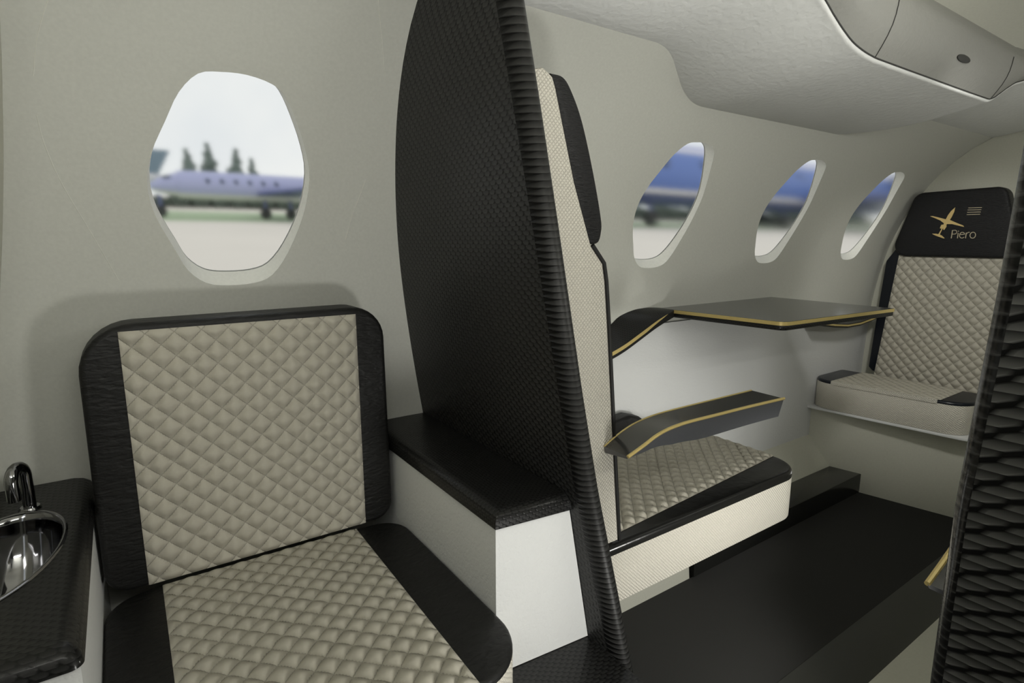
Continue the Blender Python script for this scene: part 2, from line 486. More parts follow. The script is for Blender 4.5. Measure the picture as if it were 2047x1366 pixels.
divider('carbon_divider', 'large close-up black carbon weave divider cut off by the right edge, across the aisle', EDGE_R,
        lambda z: 2*YC-in_l(z), M['carbonbig'], M['carbonrim2'], -1)

# ------------------------------------------------------------------ side cabinets of the washroom
def cabinet(name, label, bx, fy, top_outline, body_outline, zt, zb, extra=None):
    t = empty(name, (bx, fy, zb), label, 'cabinet')
    bm = slab_bm(body_outline, lambda p: (p[0]+ (0 if p[0] < .5 else .19*(-.412-zb)), p[1], zb), lambda p: (p[0], p[1], zt-.024))
    finish('body', bm, M['white'], t, angle=20)
    return t
# cabinet beside the divider
yb = 1.131
xr = lambda z: bulk_x(z)-.001
t = empty('side_cabinet', (.48, .80, -.655), 'white side cabinet with a carbon fibre top between the forward seat and the divider', 'cabinet')
bm = slab_bm([(0, .642), (1, .628), (1, yb), (0, yb)], lambda p: (.414 if p[0] == 0 else xr(-.654), p[1], -.654),
             lambda p: (.414 if p[0] == 0 else xr(-.412), p[1], -.412))
finish('body', bm, M['white'], t, angle=20)
bm = slab_bm([(0, .636), (1, .622), (1, yb), (0, yb)], lambda p: (.410 if p[0] == 0 else xr(-.412), p[1], -.412),
             lambda p: (.410 if p[0] == 0 else xr(-.386), p[1], -.386))
es = [e for e in bm.edges if all(v.co.z > -.39 for v in e.verts) and (all(v.co.y < .64 for v in e.verts) or all(v.co.x < .42 for v in e.verts))]
bmesh.ops.bevel(bm, geom=es, offset=.018, segments=4, profile=.5, affect='EDGES')
finish('countertop', bm, M['carbonfine'], t, angle=50)

# vanity with the basin
v = empty('vanity_cabinet', (-.20, .85, -.655), 'white vanity cabinet with a carbon fibre top holding the steel basin', 'cabinet')
bm = box_bm(-.345, -.068, .641, yb, -.654, -.404)
bmesh.ops.delete(bm, geom=[f for f in bm.faces if f.normal.z > .9], context='FACES_ONLY')
finish('body', bm, M['white'], v, angle=20)
ytop = lambda x: 1.128
BC, BA, BB, BR = Vector((-.164, .886)), .129, .067, math.radians(80)     # basin centre, half axes, turn
def bas(q, s=1.0):
    a, b = BA*s*math.cos(q), BB*s*math.sin(q)
    return (BC.x+a*math.cos(BR)-b*math.sin(BR), BC.y+a*math.sin(BR)+b*math.cos(BR))
bm = bmesh.new()
outer = round_poly([(-.345, .636), (-.065, .636), (-.065, yb), (-.345, yb)], [0, .012, .012, 0])
hole = [bas(2*PI*k/48, 1.0) for k in range(48)]
def top_faces(z, flip):
    pts = [Vector(p) for p in outer+hole]; no = len(outer)
    ed = [(i, (i+1) % no) for i in range(no)]+[(no+i, no+(i+1) % 48) for i in range(48)]
    vco, _, tris, _, _, _ = delaunay_2d_cdt(pts, ed, [], 0, 1e-6)
    vs = [bm.verts.new((p.x, p.y, z)) for p in vco]
    for tr in tris:
        cx, cy = sum(vco[i].x for i in tr)/3, sum(vco[i].y for i in tr)/3
        if in_poly(cx, cy, hole): continue
        if not in_poly(cx, cy, outer): continue
        bm.faces.new([vs[i] for i in tr])
    return vs
def ring(pts, z0, z1):
    n = len(pts)
    A = [bm.verts.new((*p, z0)) for p in pts]; B = [bm.verts.new((*p, z1)) for p in pts]
    for i in range(n): bm.faces.new((A[i], A[(i+1) % n], B[(i+1) % n], B[i]))
ZT = -.386
outer_in = outer
def inset_outer(d):
    return round_poly([(-.345, .636+d), (-.065-d, .636+d), (-.065-d, yb), (-.345, yb)], [0, .012, .012, 0])
full = outer
outer = inset_outer(.020); top_faces(ZT, False)
prof_r = [(0.020, ZT), (.012, ZT-.0015), (.0055, ZT-.006), (.0015, ZT-.013), (0, ZT-.023)]
rings = []
for d, z in prof_r: rings.append([bm.verts.new((*p, z)) for p in inset_outer(d)])
for A, B in zip(rings, rings[1:]):
    n = len(A)
    for i in range(n-1): bm.faces.new((A[i], A[i+1], B[i+1], B[i]))
ring(hole, ZT, ZT-.02)
bmesh.ops.remove_doubles(bm, verts=bm.verts, dist=1e-5)
finish('countertop', bm, M['carbontop'], v, angle=60)

# basin: a shallow polished bowl with a rolled rim
s = empty('sink', (BC.x, BC.y, ZT), 'polished steel oval basin set into the carbon vanity top', 'sink')
rows = []
for rs, dz in [(1.07, .0002), (1.05, .0022), (1.02, .0028), (.99, .0012)]+[(.975*math.cos(q), -.118*math.sin(q)) for q in [PI/2*k/22 for k in range(1, 22)]]+[(.015, -.118)]:
    rows.append([(*bas(2*PI*k/64, rs), ZT+dz) for k in range(65)])
finish('bowl', grid_bm(rows), M['chrome'], s, uv='keep', angle=80)
d = bmesh.new(); bmesh.ops.create_cone(d, cap_ends=True, segments=20, radius1=.012, radius2=.010, depth=.004, matrix=Matrix.Translation((BC.x, BC.y, ZT-.1155)))
finish('drain', d, M['chrome'], s)
fa = empty('faucet', (-.137, 1.040, ZT), 'small chrome gooseneck faucet behind the oval basin', 'faucet')
base = Vector((-.1385, 1.032, ZT))
d = bmesh.new(); bmesh.ops.create_cone(d, cap_ends=True, segments=28, radius1=.0135, radius2=.0115, depth=.004, matrix=Matrix.Translation(base+Vector((0, 0, .002))))
finish('flange', d, M['chrome'], fa)
dirn = Vector((-.012, -.028, 0))
path = [base, base+Vector((0, 0, .030)), base+Vector((0, 0, .052))]
for k in range(1, 9):
    q = PI*k/8
    path.append(base+Vector((0, 0, .052))+dirn*(.5*(1-math.cos(q)))*1.0+Vector((0, 0, .017*math.sin(q))))
path.append(path[-1]+Vector((0, 0, -.026)))
finish('spout', tube_bm(path, .0078, 20), M['chrome'], fa)

# ------------------------------------------------------------------ forward seat (faces across the cabin)
def seat_washroom():
    t = empty('lounge_seat', (.17, .80, -.655), 'forward seat with cream quilted panels and black leather sides, back against the wall', 'seat')
    # backrest: upright slab
    out = round_poly([(-.064, -.541), (.403, -.541), (.399, -.121), (-.060, -.123)], [.034, .034, .060, .072])
    bm = slab_bm(out, lambda p: (p[0], 1.070, p[1]), lambda p: (p[0], .998, p[1]), .009, 4)
    back = finish('backrest', bm, M['blackleather'], t)
    def fb(u, v): return (-.0085+u, .9965, -.5380+v)
    q = finish('quilted_panel', quilt_bm(fb, .354, .405, (0, -1, 0), off=(.004, .01)), M['quilt'], back, uv='keep', angle=180)
    q.matrix_parent_inverse = back.matrix_parent_inverse @ Matrix.Identity(4)
    q.matrix_parent_inverse = Matrix.Translation(-Vector(t.location)) if False else Matrix.Identity(4)
    # cushion: woven sides, black leather top, quilted centre
    plan = round_poly([(-.067, .530), (.412, .530), (.412, 1.000), (-.067, 1.000)], [.055, .095, .055, .055], 12)
    bm = slab_bm(plan, lambda p: (p[0], p[1], -.654), lambda p: (p[0], p[1], -.556), .004, 2)
    cu = finish('cushion', bm, M['cream'], t)
    plan2 = round_poly([(-.067, .530), (.412, .530), (.412, 1.000), (-.067, 1.000)], [.055, .095, .055, .055], 12)
    bm = slab_bm(plan2, lambda p: (p[0], p[1], -.5565), lambda p: (p[0], p[1], -.5455), .008, 3, bev_bottom=False)
    sd = finish('leather_border', bm, M['blackleather'], cu); sd.matrix_parent_inverse = Matrix.Identity(4)
    def fc(u, v):
        k = v/.458
        x0, x1 = .006+.003*k, .320+.006*k
        return (x0+(x1-x0)*u/.314, .5325+v, -.5445)
    q = finish('quilted_panel', quilt_bm(fc, .314, .464, (0, 0, 1), off=(.0, .012)), M['quilt'], cu, uv='keep', angle=180)
    q.matrix_parent_inverse = Matrix.Identity(4)
    return t
seat_washroom()

# ------------------------------------------------------------------ aft-facing cabin seat (built for either side of the aisle)
def cabin_seat(label, mir=False):
    Y = (lambda y: 2*.4050-y) if mir else (lambda y: y)
    sg = -1 if mir else 1
    c = .70; w = .435
    t = empty('cabin_seat', (1.0, Y(.92), FLOOR), label, 'seat', None)
    def sub(o, par):
        o.matrix_parent_inverse = Matrix.Identity(4); return o
    # backrest side outline in (x, z)
    front = [(.557, .236), (.563, .222), (.580, .165), (.603, .088), (.641, -.010), (.668, -.040), (.6745, -.070), (.684, -.150), (.692, -.225), (.704, -.340), (.715, -.445), (.728, -.560)]
    rear = [(.640, -.560), (.625, -.40), (.600, -.20), (.560, 0.0), (.520, .15), (.505, .215), (.515, .240), (.540, .246)]
    prof = front+rear
    bm = slab_bm(prof, lambda p: (p[0], Y(c), p[1]), lambda p: (p[0], Y(c+w), p[1]), .006, 2)
    back = finish('backrest', bm, M['cream'], t)
    # black piping down the front edge and leather front
    path = [(p[0]+.002, Y(c+.001), p[1]) for p in front[4:]]
    sub(finish('piping', tube_bm(path, .0038, 8), M['blackpipe'], back), back)
    path = [(p[0]+.002, Y(c+w-.001), p[1]) for p in front[4:]]
    sub(finish('piping', tube_bm(path, .0038, 8), M['blackpipe'], back), back)
    f2 = front[4:]
    def fb(u, v):
        z = -.55+v
        x = interp(-z, [(-a[1], a[0]) for a in f2])
        return (x+.003, Y(c+.05+u), z)
    sub(finish('quilted_panel', quilt_bm(fb, w-.10, .50, (1, 0, 0), res=.006), M['quilt'], back, uv='keep', angle=180), back)
    # head cushion
    hp = [(.5545, .241), (.578, .239), (.595, .222), (.618, .180), (.644, .105), (.6635, .034), (.6645, .010), (.658, -.006), (.641, -.009), (.603, .088), (.580, .165), (.563, .222)]
    hp = [(p.x, p.y) for p in spline([(a, b, 0) for a, b in hp[:9]], 5)]+hp[9:]
    bm = slab_bm(hp, lambda p: (p[0]+.001, Y(c+.004), p[1]), lambda p: (p[0]+.001, Y(c+w-.004), p[1]), .005, 2)
    finish('headrest', bm, M['blackfine'], t)
    # seat cushion
    plan = round_poly([(.690, c), (1.390, c), (1.390, c+w), (.690, c+w)], [.01, .085, .085, .03], 12)
    plan = [(x, Y(y)) for x, y in plan]
    bm = slab_bm(plan, lambda p: (p[0], p[1], -.692), lambda p: (p[0], p[1], -.586), .003, 2)
    cu = finish('cushion', bm, M['cream'], t)
    bm = slab_bm(plan, lambda p: (p[0], p[1], -.5865), lambda p: (p[0], p[1], -.567), .011, 4, bev_bottom=False)
    sub(finish('leather_border', bm, M['blackgloss'], cu), cu)
    def fc(u, v):
        k = u/.63
        y0, y1 = .728+.055*k, c+w-.004
        return (.745+u, Y(y0+(y1-y0)*v/.38), -.5662)
    sub(finish('quilted_panel', quilt_bm(fc, .642, .38, (0, 0, 1), res=.0045, off=(.01, 0)), M['quilt'], cu, uv='keep', angle=180), cu)
    # window-side bolster
    bo = [(.74, -.57), (1.245, -.57), (1.235, -.530), (1.20, -.505), (1.16, -.494), (1.10, -.499), (1.02, -.515), (.74, -.54)]
    bm = slab_bm(bo, lambda p: (p[0], Y(1.085), p[1]), lambda p: (p[0], Y(1.133), p[1]), .010, 3)
    finish('bolster', bm, M['blackleather'], t)
    # pedestal
    bm = slab_bm([(0.80, 0), (1.265, 0), (1.265, .18), (.80, .18)], lambda p: (p[0]+(.012 if p[0] > 1 else 0), Y(.945+p[1]), FLOOR), lambda p: (p[0]-(.03 if p[0] > 1 else 0), Y(.940+p[1]), -.692))
    finish('pedestal', bm, M['wall2'], t, angle=20)
    # aisle armrest with gold edges
    n1 = [(.653, -.349), (.672, -.343), (.693, -.336), (.716, -.3275), (.742, -.3215), (.772, -.3185), (.807, -.3175), (.893, -.3190), (.988, -.3205), (1.106, -.3240)]
    n2 = [(.681, -.363), (.700, -.3535), (.722, -.344), (.746, -.3365), (.772, -.3315), (.803, -.3280), (.845, -.3265), (.925, -.3265), (1.02, -.3268), (1.120, -.3272)]
    a1, a2 = spline([(x, .615, z) for x, z in n1], 3), spline([(x, .698, z) for x, z in n2], 3)
    arm_rows = []
    for p, q in zip(a1, a2):
        arm_rows.append([(p.x+(q.x-p.x)*k/6, Y(p.y+(q.y-p.y)*k/6), p.z+(q.z-p.z)*k/6) for k in range(7)])
    arm = finish('armrest', grid_bm(arm_rows), M['gloss'], t, uv='keep')
    # skirt and underside
    thick = lambda x: interp(x, [(.653, .004), (.70, .016), (.76, .032), (.84, .040), (1.0, .038), (1.12, .037)])
    bm = bmesh.new()
    lo1 = [Vector((p.x-(.012 if p.x > 1.1 else 0), Y(p.y+.002), p.z-thick(p.x))) for p in a1]
    lo2 = [Vector((q.x-(.012 if q.x > 1.1 else 0), Y(q.y-.002), q.z-thick(q.x))) for q in a2]
    up1 = [Vector((p.x, Y(p.y), p.z)) for p in a1]; up2 = [Vector((q.x, Y(q.y), q.z)) for q in a2]
    for A, B in ((up1, lo1), (lo1, lo2), (lo2, up2)): grid_bm([[tuple(x) for x in A], [tuple(x) for x in B]], bm)
    grid_bm([[tuple(up1[-1]), tuple(up2[-1])], [tuple(lo1[-1]), tuple(lo2[-1])]], bm)
    grid_bm([[tuple(up1[0]), tuple(up2[0])], [tuple(lo1[0]), tuple(lo2[0])]], bm)
    bmesh.ops.remove_doubles(bm, verts=bm.verts, dist=1e-5)
    sub(finish('side_panel', bm, M['armside'], arm, uv='keep', angle=30), arm)
    for A, r in ((up1, .0030), (up2, .0018)):
        sub(finish('gold_trim', tube_bm([(p.x, p.y, p.z) for p in A], r, 8), M['gold'], arm), arm)
    return t
cabin_seat('aft-facing cream and black cabin seat behind the tall divider, gold-edged armrest over its quilted cushion')
cabin_seat('cabin seat across the aisle, only a gold-edged armrest tip showing past the close-up right divider', True)

# ------------------------------------------------------------------ rear seat, facing forward
def rear_seat():
    t = empty('rear_seat', (2.45, .88, FLOOR), 'rear forward-facing quilted seat with black headrest bearing a gold airplane emblem', 'seat')
    def sub(o): o.matrix_parent_inverse = Matrix.Identity(4); return o
    y0, y1 = .600, 1.075
    # base panel
    bm = slab_bm([(XE(1.139), 1.139), (XE(-.28), -.28), (2.645, -.28), (2.645, 1.139)][0:4], lambda p: (p[0], p[1], FLOOR), lambda p: (p[0], p[1], -.6655))
    finish('base', bm, M['wall2'], t, angle=20)
    # tray under the cushion
    tr = [(2.219, 1.143), (2.2225, 1.09), (2.2715, .60), (2.50, .60), (2.50, 1.142)]
    bm = slab_bm(round_poly(tr, [.004, .01, .05, 0, 0]), lambda p: (p[0], p[1], -.665), lambda p: (p[0], p[1], -.6555), .002, 2)
    finish('tray', bm, M['panelwhite'], t)
    # cushion
    plan = round_poly([(2.220, 1.140), (2.272, .635), (2.480, .635), (2.480, 1.140)], [.075, .075, .02, .02], 10)
    bm = slab_bm(plan, lambda p: (p[0], p[1], -.655), lambda p: (p[0], p[1], -.552), .003, 2)
    cu = finish('cushion', bm, M['cream'], t)
    bm = slab_bm(plan, lambda p: (p[0], p[1], -.5525), lambda p: (p[0], p[1], -.541), .008, 3, bev_bottom=False)
    sub(finish('leather_border', bm, M['navy'], cu))
    def fc(u, v):
        k = v/.33
        y = 1.058-.338*k
        xa = 2.2275+.035*k
        return (xa+(2.478-xa)*u/.24, y, -.5400)
    o = sub(finish('quilted_panel', quilt_bm(fc, .24, .338, (0, 0, 1), res=.0045, amp=.003), M['quilt'], cu, uv='keep', angle=180))
    bm = slab_bm([(2.2258, 1.058), (2.2600, .720), (2.479, .720), (2.479, 1.058)], lambda p: (p[0], p[1], -.5545), lambda p: (p[0], p[1], -.5399), 0)
    sub(finish('center_panel', bm, M['cream'], cu, angle=20))
    # backrest
    bo = [(1.076, -.535), (1.069, -.52), (1.068, -.25), (1.060, -.090), (1.020, -.020), (.62, -.020), (.60, -.09), (.60, -.55), (1.06, -.55)]
    bo = [(1.060, -.545), (1.076, -.530), (1.067, -.24), (1.061, -.088), (1.020, -.02), (.622, -.02), (.600, -.088), (.600, -.55)]
    bx = lambda z: 2.585+.035*(z+.05)
    bm = slab_bm(round_poly(bo, [.008, .01, .05, .02, 0, 0, .02, .01]), lambda p: (2.645, p[0], p[1]), lambda p: (bx(p[1]), p[0], p[1]), .006, 3)
    back = finish('backrest', bm, M['navy'], t)
    def fb(u, v):
        k = v/.495
        ya = 1.050-.034*k; yb2 = .635
        z = -.566+v
        return (bx(z)-.002, ya+(yb2-ya)*u/.40, z)
    sub(finish('quilted_panel', quilt_bm(fb, .40, .503, (-1, 0, 0), res=.004, off=(.006, .01)), M['quilt'], back, uv='keep', angle=180))
    # headrest
    ho = round_poly([(1.043, -.067), (.975, .174), (.70, .181), (.632, -.067)], [.045, .038, .038, .045], 10)
    bm = slab_bm(ho, lambda p: (2.62, p[0], p[1]), lambda p: (2.560+.02*0, p[0], p[1]), .010, 4)
    hd = finish('headrest', bm, M['blackfine'], t)
    XF = 2.5592
    # emblem measured on the face: image frame (px in a 1561 x 1366 close view) -> (y, z)
    def e(px, py):
        return emb(px, py)
    def flat(name, polys, mat):
        bm = bmesh.new()
        for poly in polys:
            A = [bm.verts.new((XF, *p)) for p in poly]; B = [bm.verts.new((XF-.0012, *p)) for p in poly]
            n = len(A)
            for t3 in tessellate_polygon([[Vector((p[0], p[1], 0)) for p in poly]]):
                for side in (A, B):
                    try: bm.faces.new([side[i] for i in t3])
                    except ValueError: pass
            for i in range(n): bm.faces.new((A[i], A[(i+1) % n], B[(i+1) % n], B[i]))
        o = finish(name, bm, mat, hd, smooth=False); sub(o); return o
    jet = [(680, 338), (660, 425), (615, 520), (575, 585), (640, 612), (740, 655), (830, 690), (855, 715), (840, 718), (740, 695), (620, 665), (520, 665), (498, 690),
           (512, 692), (508, 720), (462, 782), (448, 772), (446, 748), (436, 752), (378, 868), (420, 890), (472, 940), (455, 945), (350, 910), (262, 875), (228, 852), (300, 853), (352, 862),
           (412, 760), (400, 748), (386, 755), (384, 735), (408, 682), (430, 675), (446, 680), (462, 650), (390, 595), (300, 555), (190, 512), (240, 508), (370, 540), (496, 572), (540, 490), (600, 410)]
    o = flat('airplane_emblem', [[e(*p) for p in jet]], M['goldlogo']); o['label'] = 'gold airplane emblem'
    lines = []
    for (xa, ya, xb, yb2) in [(935, 350, 1200, 341), (922, 391, 1188, 383), (912, 436, 1178, 428), (905, 481, 1166, 473)]:
        lines.append([e(xa, ya-6), e(xb, yb2-6), e(xb, yb2+6), e(xa, ya+6)])
    o = flat('embroidered_lines', lines, M['paleline']); o['label'] = 'four pale embroidered lines'
    # lettering drawn as strokes
    def stroke(pts, w):
        P = [Vector(p) for p in pts]; Lf, Rt = [], []
        for i, p in enumerate(P):
            tt = (P[min(i+1, len(P)-1)]-P[max(i-1, 0)]).normalized(); nn = Vector((-tt.y, tt.x))
            ww = w[i] if isinstance(w, list) else w
            Lf.append(p+nn*ww/2); Rt.append(p-nn*ww/2)
        return [[e(*a), e(*b), e(*c), e(*d2)] for a, b, c, d2 in zip(Lf, Lf[1:], Rt[1:], Rt)]
    def arc(cx, cy, rx, ry, a0, a1, n=18, sh=.18):
        out = []
        for k in range(n+1):
            q = math.radians(a0+(a1-a0)*k/n); x, y = rx*math.cos(q), -ry*math.sin(q)
            out.append((cx+x-sh*y, cy+y))
        return out
    polys = []
    polys += stroke([(602, 942), (628, 782)], 17)
    polys += stroke([(628, 788), (672, 785)]+arc(668, 822, 42, 38, 85, -85, 14, .1)+[(625, 862)], 13)
    polys += stroke([(722, 942), (738, 838)], 17)
    polys += stroke([(741, 812), (744, 796)], 17)
    polys += stroke([(768, 872), (868, 862)]+arc(815, 882, 52, 56, 20, 320, 26, .1), 14)
    polys += stroke([(880, 942), (897, 832)], 17)
    polys += stroke([(895, 868), (912, 840), (938, 826), (962, 826)], 13)
    polys += stroke(arc(1022, 882, 54, 58, 0, 360, 32, .1), [15]*33)
    o = flat('lettering', polys, M['paleline']); o['label'] = 'pale gold lettering'
    # window-side armrest, seen below the table
    n1 = [(2.10, -.298), (2.20, -.312), (2.30, -.322), (2.40, -.322), (2.50, -.312), (2.56, -.300)]
    bm = bmesh.new()
    A = [(x, 1.050, z) for x, z in n1]; B = [(x, 1.128, z) for x, z in n1]
    A2 = [(x, 1.052, z-.016) for x, z in n1]; B2 = [(x, 1.128, z-.016) for x, z in n1]
    for r1, r2 in ((A, B), (B, B2), (B2, A2), (A2, A)): grid_bm([r1, r2], bm)
    bmesh.ops.remove_doubles(bm, verts=bm.verts, dist=1e-5)
    arm = finish('armrest', bm, M['carbonfine'], t, uv='keep', angle=50)
    sub(finish('gold_trim', tube_bm([(x, 1.0495, z-.007) for x, z in n1], .0035, 8), M['gold'], arm))
    return t
# emblem placement: homography of the close view onto the headrest face plane x = 2.5592
F = 20/36*2047; PITCH = math.atan2(205, F); YAW = math.radians(55.4)
FW = Vector((math.cos(PITCH)*math.cos(YAW), math.cos(PITCH)*math.sin(YAW), -math.sin(PITCH)))
RT = Vector((math.sin(YAW), -math.cos(YAW), 0)); UP = RT.cross(FW)
def emb(px, py):
    x, y = 1840+px*160/1561, 380+py*140/1366
    d = FW+RT*((x-1023.5)/F)-UP*((y-683)/F)
    d = d*(2.5592/d.x)
    return (d.y, d.z)
rear_seat()

# ------------------------------------------------------------------ table and side ledge
tb = empty('fold_out_table', (1.58, .95, -.2), 'dark grey table with a gold edge band fixed to the window wall', 'table')
ZT2 = -.1985
tp = [(1.293, 1.062), (1.318, .748), (1.850, .722), (1.868, 1.125), (1.293, 1.118)]
tp = round_poly(tp, [0, .025, .004, 0, 0], 6)
finish('tabletop', slab_bm(tp, lambda p: (p[0], p[1], ZT2-.007), lambda p: (p[0], p[1], ZT2), .001, 1), M['gloss'], tb, angle=30)
path = [p for p in tp if p[1] < 1.07]
g = bmesh.new()
def band(pts, z0, z1, off, bm):
    cx, cy = 1.58, .95
    rows = []
    for z in (z0, z1): rows.append([(p[0]+(p[0]-cx)*off, p[1]+(p[1]-cy)*off, z) for p in pts])
    grid_bm(rows, bm)
band(path, ZT2-.0005, ZT2-.0098, .003, g)
finish('gold_band', g, M['gold'], tb, uv='keep')
tp2 = [(p[0]+(1.58-p[0])*.004, p[1]+(.95-p[1])*.004) for p in tp]
finish('underside', slab_bm(tp2, lambda p: (p[0], p[1], ZT2-.0225), lambda p: (p[0], p[1], ZT2-.0072), .004, 2), M['carbonfine'], tb, angle=50)

lg = empty('side_ledge', (1.2, 1.09, -.23), 'curved carbon side ledge with gold edge dropping from the table towards the seat', 'ledge')
l1 = spline([(.98, 1.06, -.306), (1.015, 1.06, -.302), (1.049, 1.06, -.294), (1.10, 1.06, -.277), (1.156, 1.06, -.2525), (1.214, 1.06, -.2265), (1.254, 1.06, -.2115), (1.275, 1.06, -.2045), (1.295, 1.062, -.1990)], 5)
l2 = spline([(.98, 1.112, -.290), (1.02, 1.113, -.275), (1.06, 1.115, -.257), (1.101, 1.118, -.2315), (1.135, 1.118, -.209), (1.182, 1.118, -.1955), (1.22, 1.118, -.1930), (1.253, 1.118, -.1935), (1.294, 1.118, -.1975)], 5)
rows = [[tuple(p.lerp(q, k/5)) for k in range(6)] for p, q in zip(l1, l2)]
bm = grid_bm(rows)
dn = Vector((0, 0, -.020))
grid_bm([[tuple(p) for p in l1], [tuple(p+dn) for p in l1]], bm)
grid_bm([[tuple(p+dn) for p in l1], [tuple(q+dn) for q in l2]], bm)
bmesh.ops.remove_doubles(bm, verts=bm.verts, dist=1e-5)
finish('top', bm, M['carbonfine'], lg, uv='keep', angle=40)
bm = bmesh.new()
n = len(l1)
rows0, rows1 = [], []
for i, p in enumerate(l1):
    w = .0105*interp(i/(n-1), [(0, 1), (.55, 1), (.80, .0)])
    if i/(n-1) > .80: break
    rows0.append((p.x, p.y-.0012, p.z+.0002)); rows1.append((p.x, p.y-.0012, p.z-w))
grid_bm([rows0, rows1], bm)
finish('gold_trim', bm, M['gold'], lg, uv='keep')

# ------------------------------------------------------------------ overhead service panel
ov = empty('overhead_panel', (1.4, .72, .32), 'light grey leather overhead panel with a hatch above the cabin windows', 'overhead panel')
Bz = [(.40, .520), (.80, .455), (.97, .383), (1.02, .358), (1.06, .340), (1.10, .327), (1.16, .319), (1.25, .318), (1.70, .3215), (1.77, .325), (1.82, .343), (1.87, .364), (1.95, .39), (2.1, .41), (2.65, .42)]
ease = lambda t: .5-.5*math.cos(PI*min(1, max(0, t)))
Af = lambda x: .360-.0630*(ease((x-.865)/.275)-ease((x-1.74)/.17))
Bz = [(p.x, p.y) for p in spline([(a, b, 0) for a, b in Bz], 6)]
rows, brow, crow = [], [], []
NX = 180
for i in range(NX+1):
    x = .44+2.205*i/NX
    a, b = Af(x), interp(x, Bz)
    ya = Yw(a); yb = .546
    low = min(1, max(0, (.36-a)/.06))
    row = []
    for k in range(17):
        t_ = k/16
        # flat-bellied section: stays low then curls up to the panel lip
        z = a+(b-a)*t_**1.6 - .012*math.sin(PI*t_)*(1 if low > .5 else low*2) + (0)
        row.append((x, ya+.003+(yb-ya-.003)*t_, z))
    # rounded lip
    for k in range(1, 5):
        q = PI/2*k/4
        row.append((x, yb-.006*math.sin(q), b+.006*(1-math.cos(q))))
    rows.append(row); brow.append((x, yb-.006, b+.006))
    f = min(1, max(0, 1))
    crow.append((x, .500-.0, max(.412, b+.05)+.0))
finish('shell', grid_bm(rows), M['psu'], ov, uv='keep', angle=180)
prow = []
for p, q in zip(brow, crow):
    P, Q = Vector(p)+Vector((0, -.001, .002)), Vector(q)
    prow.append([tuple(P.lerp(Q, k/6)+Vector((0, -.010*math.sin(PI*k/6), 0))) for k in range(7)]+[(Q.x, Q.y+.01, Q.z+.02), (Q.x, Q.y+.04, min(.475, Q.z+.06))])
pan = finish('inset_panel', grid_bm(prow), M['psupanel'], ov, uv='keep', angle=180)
def on_panel(x, k):
    i = min(NX-1, max(0, int((x-.44)/2.205*NX))); f = (x-.44)/2.205*NX-i
    r = lambda r_: Vector(r_[int(k)]).lerp(Vector(r_[min(int(k)+1, 8)]), k-int(k))
    return r(prow[i]).lerp(r(prow[i+1]), f)
finish('seam', tube_bm([tuple(Vector(p)+Vector((0, -.001, .001))) for p in brow], .0014, 6), M['seam'], ov)
for xs in (1.174, 1.765):
    pts = [on_panel(xs-.010*math.sin(k/6*PI*.5)*2, k)+Vector((0, -.0008, 0)) for k in [j*.5 for j in range(13)]]
    finish('seam', tube_bm([tuple(p) for p in pts], .0008, 6), M['seam'], ov)
# oval latch
c0 = on_panel(1.49, 2.9); du = (on_panel(1.53, 2.9)-on_panel(1.45, 2.9)).normalized(); dv = (on_panel(1.49, 3.6)-on_panel(1.49, 2.2)).normalized(); dn = dv.cross(du)
if dn.y > 0: dn = -dn
bm = slab_bm([(.033*math.cos(2*PI*k/32), .0068*math.sin(2*PI*k/32)) for k in range(32)], lambda p: c0+du*p[0]+dv*p[1]-dn*.002, lambda p: c0+du*p[0]+dv*p[1]+dn*.0022, .001, 2)
lt = finish('latch', bm, M['seam'], ov); lt['label'] = 'dark oval latch'

# ------------------------------------------------------------------ outside: apron, grass, trees, aircraft
def gz(y): return -2.0+.09*y
M['tarmac'] = plain('pale concrete apron', (.76, .71, .64), .9, nscale=.25)
M['grass'] = plain('airfield grass', (.42, .52, .34), .95, nscale=.6)
M['hedge'] = plain('dark hedge', (.085, .105, .085), .95, nscale=2)
M['tree'] = plain('grey green foliage', (.17, .21, .19), .95, nscale=2)
M['trunk'] = plain('tree bark', (.10, .08, .06), .9)
M['jetwhite'] = plain('white aircraft paint', (.72, .70, .72), .35)
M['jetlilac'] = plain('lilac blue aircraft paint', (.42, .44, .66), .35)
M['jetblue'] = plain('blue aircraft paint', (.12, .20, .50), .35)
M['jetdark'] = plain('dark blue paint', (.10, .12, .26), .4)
M['rubber'] = plain('tyre rubber', (.05, .05, .05), .8)
M['teal'] = plain('slate teal paint', (.20, .27, .33), .4)
M['winglass'] = plain('dark cabin glass', (.06, .08, .13), .2)
def strip_ground(name, y0, y1, mat, dz=0):
    bm = grid_bm([[(-60+8*i, y, gz(y)+dz) for i in range(31)] for y in [y0+(y1-y0)*j/8 for j in range(9)]])
    return finish(name, bm, mat, uv='keep', structure=True)
strip_ground('ground', 4, 31.5, M['tarmac'])
strip_ground('ground.001', 31.5, 41, M['grass'])
strip_ground('ground.002', 41, 75, M['tarmac'])
bm = bmesh.new()
for i in range(190):
    x = -14+i*.62; r = (.42 if x < 28 else .9)+random.random()*.4  # low left run stands in for the shadow strip under the lilac jet
    bmesh.ops.create_icosphere(bm, subdivisions=1, radius=r, matrix=Matrix.Translation((x, 46+random.random(), gz(46)+r*.35+random.random()*.3)))
h = finish('hedge', bm, M['hedge']); tag(h, 'dark hedge along the far side of the airfield grass', 'hedge'); h['kind'] = 'stuff'
